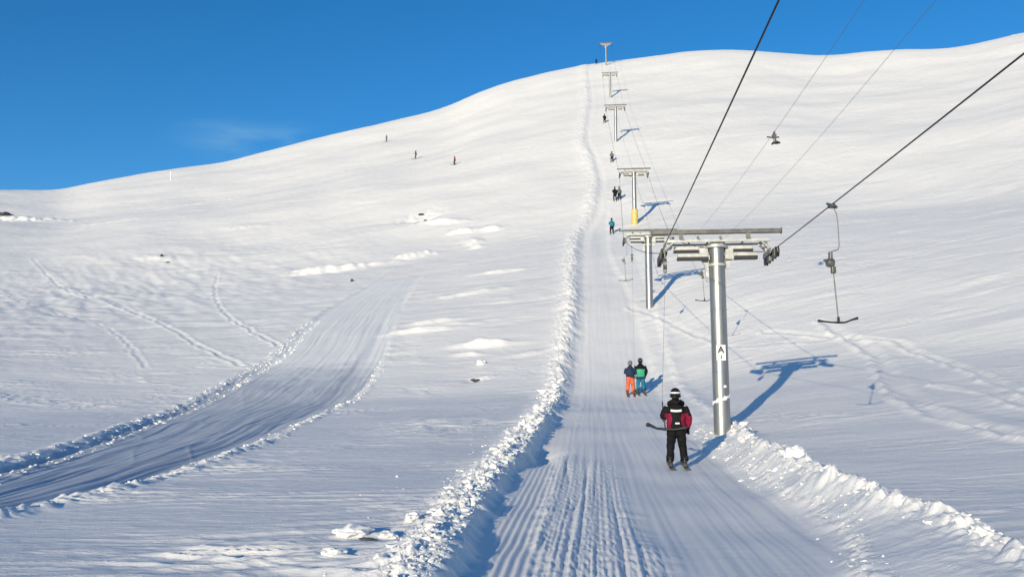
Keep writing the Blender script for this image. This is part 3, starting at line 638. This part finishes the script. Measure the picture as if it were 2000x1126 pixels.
    wr = {k: V3(A[k][2]) + V3((0, yo * .5, 0)) for k in 'LR'}
    for p in bm_.polygons:
        c = p.center / s
        if c.z > 1.55 and abs(c.x) < .12: m = M['skin'] if (c.y > .06 + yo) else FAB['black']
        elif any((c - wr[k]).length < .105 and (c - wr[k]).dot(V3(A[k][2]) - V3(A[k][1])) > -.02 for k in 'LR'): m = FAB['black']
        elif c.z < (.845 if zones.get('hem') is None else zones['hem']) and (abs(c.x) < .20 or c.z < .70) and not (c.x > .215 or c.x < -.215): m = FAB[trousers]
        else:
            m = FAB[coat]
            for test, mm in zones.get('coat', []):
                if test(c): m = FAB[mm]; break
        idx.append(slot(m))
    bm_.polygons.foreach_set('material_index', idx); bm_.polygons.foreach_set('use_smooth', [True] * len(idx)); bm_.name = 'body'
    body = bpy.data.objects.new('body', bm_); col.objects.link(body); body.parent = root
    m = MB(); m.ball((0, (hy - .005) * s, (hz + .03) * s), .128 * s, 3, (.94, 1.08, 1.0)); 
    m.v = [(a, b, max(c, (hz - .055) * s + (.03 * s if b > hy * s + .03 else 0))) for a, b, c in m.v]
    if detail: m.tube([(-.118 * s, (hy) * s, (hz - .03) * s), (-.1 * s, (hy - .09) * s, (hz - .055) * s), (0, (hy - .135) * s, (hz - .06) * s), (.1 * s, (hy - .09) * s, (hz - .055) * s), (.118 * s, hy * s, (hz - .03) * s)], .016 * s, 8)
    hel = m.build('helmet', M[helmet], root)
    if detail:
        m = MB(); rr = [];
        vs = []
        for k in range(29):
            a = math.pi * (-.15 + 1.3 * k / 28) + math.pi; ca, sa = math.cos(a), math.sin(a)
            for dz in (-.016, .016):
                zz = .05 + dz + .01 * math.sin(a); q = math.sqrt(max(0, 1 - ((zz - .03) / .128) ** 2)) * .128 + .004
                vs.append((ca * q * .94 * s, (hy - .005 + sa * q * 1.08) * s, (hz + zz) * s))
        m.add(vs, [(2 * k, 2 * k + 2, 2 * k + 3, 2 * k + 1) for k in range(28)], True); m.build('goggle_strap', M['strap_white'] if zones.get('strap') else FAB['grey'], hel)
        m = MB(); m.box((0, (hy + .115) * s, (hz + .02) * s), (.17 * s, .05 * s, .085 * s), bev=.02 * s); m.build('goggles', M['helmet_black'], root)
    for sx, (fx, fy) in ((-1, lf), (1, rf)):
        m = MB(); loft(m, [((fx * s, (-.05 + fy) * s, .245 * s), .066 * s, .078 * s), ((fx * s, (-.045 + fy) * s, .13 * s), .062 * s, .075 * s), ((fx * s, (-.03 + fy) * s, .075 * s), .058 * s, .085 * s)], 14)
        m.box((fx * s, (.03 + fy) * s, .065 * s), (.108 * s, .30 * s, .085 * s), bev=.03 * s)
        if detail:
            for zz in (.11, .16, .21): m.box((fx * s, (.03 + fy) * s, zz * s), (.11 * s, .03 * s, .014 * s))
        m.build('boot', M[boots], root)
        if skis:
            m = MB(); pts = []
            ys = [-.78, -.74, -.4, 0, .45, .72, .84, .90]; wd = [.045, .052, .045, .038, .046, .055, .045, .012]; hz_ = [.018, .008, .006, .008, .006, .02, .06, .10]
            vs = []
            for yy, w, hh in zip(ys, wd, hz_):
                zz = .012 + hh + yy * slope
                for dx, dz in ((-w, 0), (w, 0), (w, .018), (-w, .018)): vs.append(((fx + dx * 1.0) * s, (yy + fy) * s, (zz + dz) * s))
            fs = [(i * 4 + j, i * 4 + (j + 1) % 4, i * 4 + 4 + (j + 1) % 4, i * 4 + 4 + j) for i in range(len(ys) - 1) for j in range(4)] + [(0, 1, 2, 3), (28, 29, 30, 31)]
            m.add(vs, fs); m.box((fx * s, (-.12 + fy) * s, .04 * s), (.075 * s, .09 * s, .05 * s), bev=.01); sk = m.build('ski', M['ski'], root)
    return root, body, s
def cloth_patch(body, x0, x1, z0, z1, name, mat, root, bow=.0, off=.007, nx=14, nz=5):
    bv = BVHTree.FromPolygons([v.co.copy() for v in body.data.vertices], [tuple(p.vertices) for p in body.data.polygons])
    vs = []
    for j in range(nz + 1):
        for i in range(nx + 1):
            u = i / nx; x = x0 + (x1 - x0) * u; z = z0 + (z1 - z0) * j / nz + bow * (1 - (2 * u - 1) ** 2)
            hit = bv.ray_cast(Vector((x, -2, z)), Vector((0, 1, 0)))[0]
            vs.append((x, (hit.y if hit else -.15) - off, z))
    m = MB(); m.add(vs, [(j * (nx + 1) + i, j * (nx + 1) + i + 1, (j + 1) * (nx + 1) + i + 1, (j + 1) * (nx + 1) + i) for j in range(nz) for i in range(nx)], True)
    o = m.build(name, mat, root); sd = o.modifiers.new('t', 'SOLIDIFY'); sd.thickness = .006; return o

def track_dir(): return AX_TURN
# the rider just ahead
def crim(c):
    return (abs(c.x) > .105 + .045 * (1.2 - c.z) + .012 * math.sin(c.z * 22) and c.z < 1.20 and (c.y < .1 or abs(c.x) > .2) and not (c.x < -.26 and c.z > 1.06) and not (c.x > .27 and c.z > 1.14) and c.z > .80)
rider, body, s = person('skier on the tow in a black and crimson jacket with a white back stripe', 3.72, 20.33, AX_TURN - .03, 1.74, 'black', 'black', {'coat': [(crim, 'crimson')], 'strap': True}, voxel=.014, slope=.05)
cloth_patch(body, -.125, .125, 1.235, 1.285, 'back_stripe', M['strap_white'], rider, -.012)
cloth_patch(body, -.03, .065, .955, .99, 'hem_badge', M['strap_white'], rider, 0)
m = MB(); loft(m, [((-.17, -.02, 1.385), .03, .03), ((-.145, -.06, 1.42), .06, .05), ((-.085, -.12, 1.45), .075, .055), ((0, -.145, 1.455), .085, .06), ((.085, -.12, 1.45), .075, .055), ((.145, -.06, 1.42), .06, .05), ((.17, -.02, 1.385), .03, .03)], 12); m.build('hood', FAB['black'], rider)

def tow_bar(label, x, y, rz, zb, xl, xr, xs, top_y, s=1.0, tip=.10):
    """a T-bar in use: the bar behind the rider, its stem and cord running up to the rope ahead"""
    g = ground(x, y); t = thing('t_bar', label, 'T-bar', (x, y, g), rz, 'T-bars pulling riders uphill')
    Rm = Euler((0, 0, rz)).to_matrix().inverted(); org = Vector((x, y, g))
    m = MB(); m.tube([(xl, -.25, zb + tip), (xl + .06, -.25, zb + tip * .85), (xl * .5 + xs * .5, -.23, zb + .02), (xs, -.22, zb), (xr * .5 + xs * .5, -.23, zb + .0), (xr, -.25, zb + .04)], [.046, .034, .026, .03, .026, .036], 10)
    m.ball((xl, -.25, zb + tip), .05); m.ball((xr, -.25, zb + .04), .04); m.build('crossbar', M['black'], t)
    stem_top = Vector((xs - .02, .55, zb + .62))
    m = MB(); m.tube([(xs, -.22, zb), stem_top], .017, 8); m.build('stem', M['steel_dark'], t)
    rp = rope_at(-1, top_y); top = Rm @ (rp - org)
    m = MB(); m.tube([stem_top, top + Vector((0, 0, -.75))], .0038, 5); m.build('tow_cord', M['cord'], t)
    m = MB(); m.tube([top + Vector((-.05, 0, -.55)), top + Vector((.05, 0, -.55))], .17, 16); m.box(top + Vector((0, 0, -.72)), (.10, .10, .16), bev=.02); m.box(top + Vector((0, 0, -.2)), (.03, .05, .36)); m.build('spring_box', M['steel_dark'], t)
    m = MB(); m.box(top, (.06, .24, .07), bev=.015); m.build('rope_grip', M['steel_dark'], t)
    return t
tow_bar('T-bar behind the rider in black and crimson, its left end sticking out', 3.72, 20.33, AX_TURN - .03, .85, -.64, .20, -.255, 25.2)
# two riders side by side ahead of him
arms_pair = {'L': [(-.20, .0, 1.36), (-.27, .0, 1.14), (-.13, .24, 1.10)], 'R': [(.20, .0, 1.36), (.27, .0, 1.12), (.14, .23, 1.06)]}
person('skier in navy jacket and orange red trousers, left of the pair on the tow', 5.58, 42.0, AX_TURN, 1.60, 'navy', 'orange', {'hem': .93}, helmet='helmet_grey', boots='boot_red', voxel=.024, slope=.16, arms=arms_pair)
person('skier in black and green jacket with teal trousers, right of the pair', 6.08, 42.1, AX_TURN + .05, 1.66, 'black', 'teal', {'hem': .86, 'coat': [(lambda c: c.z < 1.22 and c.x < .20, 'green')]}, voxel=.024, slope=.16,
       arms={'L': [(-.20, .0, 1.36), (-.27, .0, 1.14), (-.15, .22, 1.12)], 'R': [(.20, .0, 1.36), (.30, -.02, 1.12), (.24, .10, .88)]})
tow_bar('T-bar shared by the navy and green jacketed pair', 5.83, 42.05, AX_TURN, .78, -.42, .42, .0, 47)
# riders farther up the tow and skiers on the open hill
FARP = [
    (11.15, 97.24, 1.75, 'teal', 'black', 'distant rider in teal jacket just left of the nearest tower beam', 'tow', .35),
    (13.55, 114.0, 1.8, 'black', 'black', 'left one of the dark pair of riders beside the third tower pole', 'tow', .45),
    (14.15, 114.2, 1.7, 'grey', 'black', 'right one of the dark pair of riders beside the third tower pole', 'tow', .45),
    (16.0, 137.86, 1.7, 'grey', 'black', 'tiny grey rider on the tow just above the third tower beam', 'tow', .5),
    (18.1, 167.2, 1.8, 'black', 'black', 'tiny dark rider on the tow left of the fourth tower pole', 'tow', .5),
    (24.9, 250.3, 1.8, 'dark_blue', 'black', 'tiny dark rider cresting the ridge left of the topmost tower', 'tow', .4),
    (-31.33, 214.24, 1.75, 'grey', 'grey', 'leftmost and highest of the three tiny skiers on the open hill', 'free', .3),
    (-20.17, 180.2, 1.75, 'black', 'dark_red', 'middle one of the three tiny skiers on the open hill', 'free', .3),
    (-10.39, 156.08, 1.6, 'dark_red', 'black', 'rightmost and lowest of the three tiny skiers on the open hill', 'free', .3)]
for (x, y, H, a, b, lab, pose, sl) in FARP:
    rz = AX_TURN if pose == 'tow' else 2.2 + x * .03
    person(lab, x, y, rz, H, a, b, {}, pose=pose, voxel=.05, detail=False, group='riders far up the tow' if pose == 'tow' else 'skiers on the open hill', slope=sl if pose == 'tow' else 0)

# ------------------------------------------------------------------ rocks, marker pole, blocks of snow
def rock(label, x, y, r, sc, seed, sink=.35, mat='rock', name='rock', cat='rock', group='rocks poking through the snow'):
    z = ground(x, y); m = MB(); m.ball((0, 0, 0), r, 3, sc, .55, seed); o = m.build(name, M[mat]); o.location = (x, y, z + r * sc[2] * (1 - 2 * sink)); o.rotation_euler = (0, 0, seed * 1.3)
    return tag(o, label, cat, group)
rock('dark rock outcrop at the left edge of the picture below the skyline', -92.6, 159.0, 1.15, (1.4, .8, .4), 1)
rock('dark rock on the hillside above the head of the piste', -13.1, 124.9, .34, (1.5, .8, .5), 2)
rock('smaller stone just below the rock above the piste head', -12.2, 122.6, .24, (1.2, .8, .7), 3)
rock('small stone in the rough snow of the left hillside', -46.2, 115.2, .24, (1.1, .8, .8), 4)
rock('very small stone right of the stone on the left hillside', -44.3, 112.6, .2, (1.3, .8, .6), 5)
rock('small stone beside the bend at the upper end of the piste', -15.9, 87.2, .18, (.8, .8, 1.1), 6)
rock('thin grey shape standing in for the shadow in a hollow between piste and lift track', -1.95, 46.9, .16, (1.6, .6, .6), 7)  # dark shape added in place of the hollow's shadow
rock('grey stone beside the ski trail on the right', 11.68, 22.95, .11, (1.8, .8, .5), 8)
rock('dark stone under the snow lumps at lower left of the track', -1.72, 10.95, .075, (2.0, .8, .35), 9)
p = thing('marker_pole', 'short white marker pole on the left skyline slope', 'marker pole', (-82.9, 209.6, ground(-82.9, 209.6)))
m = MB(); m.tube([(0, 0, -.4), (0, 0, 2.3)], .13, 12); m.build('pole', M['white_paint'], p)
m = MB(); m.tube([(0, 0, 2.3), (0, 0, 2.42)], .15, 12); m.build('pole_cap', M['steel_dark'], p)
BLOCKS = [(-1.95, 11.3, .14, (1.7, 1.1, .55), 'large snow lump left of the lift track, above the dark stone'), (-1.50, 11.15, .10, (1.7, 1, .6), 'low snow lump right of the large one by the dark stone'),
          (-1.9, 9.75, .085, (1.5, 1, .7), 'small snow lump at the lower left corner of the track bank'), (-1.35, 12.4, .10, (1.5, 1, .7), 'snow lump on the outer slope of the left bank'),
          (5.36, 17.0, .13, (1.5, .9, 1.0), 'pointed snow block on the crest of the right bank'), (5.02, 12.6, .09, (1.5, 1, .8), 'rounded snow block low on the right bank crest'),
          (4.75, 9.2, .09, (1.4, 1, .8), 'large snow lump on the right bank at the picture edge'), (-1.75, 50.1, .20, (1.2, 1, .8), 'round snow ball below the white drift left of the track')]
for i, (x, y, r, sc, lab) in enumerate(BLOCKS):
    rock(lab, x, y, r, sc, 20 + i, .30, 'bank', 'snow_block', 'snow block', 'loose blocks of snow')

# clods thrown up along the banks
def clods():
    bm = bmesh.new(); bmesh.ops.create_icosphere(bm, subdivisions=1, radius=1); bm.verts.index_update()
    B = np.array([v.co for v in bm.verts]); Fc = np.array([[v.index for v in f.verts] for f in bm.faces]); bm.free()
    xs, ys, ss = [], [], []
    def put(n, fy, fd, size):
        y = fy(n); d = fd(n, y); xs.append(3.6 + .092 * y + d); ys.append(y); ss.append(size(n, y))
    gy = lambda a, b: (lambda n: a * (b / a) ** rng.random(n))
    sz = lambda a, b: (lambda n, y: (a + (b - a) * rng.random(n) ** 5) * np.clip(y / 12, .75, 2.4))
    put(2600, gy(6.5, 45), lambda n, y: left_edge(y) - .10 - np.abs(rng.normal(0, .17 + .006 * y, n)), sz(.005, .058))
    put(650, gy(6, 28), lambda n, y: right_crest(y) + rng.normal(0, .16, n), sz(.005, .06))
    put(500, gy(6, 28), lambda n, y: right_edge(y) + rng.normal(0, .16, n), sz(.005, .028))
    put(260, gy(7, 30), lambda n, y: left_edge(y) - .3 - np.abs(rng.normal(0, .7, n)), sz(.006, .028))
    put(2600, gy(6.0, 20), lambda n, y: left_edge(y) - .05 - np.abs(rng.normal(0, .22 + .012 * y, n)), lambda n, y: .004 + .008 * rng.random(n))
    for L, side in ((PISTE_UP, .1), (PISTE_LO, .05), (PISTE_UP, .7)):
        P = np.array(L); k = rng.integers(0, int(len(P) * .62), 420); f = rng.random(420)[:, None]; q = P[k] * (1 - f) + P[k + 1] * f
        xs.append(q[:, 0] + side + rng.normal(0, .16, 420)); ys.append(q[:, 1] + rng.normal(0, .2, 420)); ss.append((.010 + .040 * rng.random(420) ** 2.5) * np.clip(q[:, 1] / 22, .8, 1.6))
    x, y, s = np.concatenate(xs), np.concatenate(ys), np.concatenate(ss); n = len(x)
    z = slope_z(x, y)
    sc = s[:, None] * (.6 + .8 * rng.random((n, 3))) * np.array([1.25, 1.0, .65])
    a = rng.random(n) * 6.28; jit = 1 + .28 * rng.standard_normal((n, len(B), 1))
    q = B[None] * jit * sc[:, None, :]; c, si = np.cos(a)[:, None], np.sin(a)[:, None]
    v = np.stack([q[..., 0] * c - q[..., 1] * si, q[..., 0] * si + q[..., 1] * c, q[..., 2]], -1) + np.stack([x, y, z + s * .05], -1)[:, None]
    f = (Fc[None] + (np.arange(n) * len(B))[:, None, None]).reshape(-1, 3)
    me = bpy.data.meshes.new('snow_clods'); me.from_pydata(v.reshape(-1, 3).tolist(), [], f.tolist()); me.materials.append(M['bank']); me.update()
    o = bpy.data.objects.new('snow_clods', me); col.objects.link(o); o['kind'] = 'stuff'; tag(o, 'loose crumbs of snow scattered along the banks and piste edges', 'snow clods')
clods()
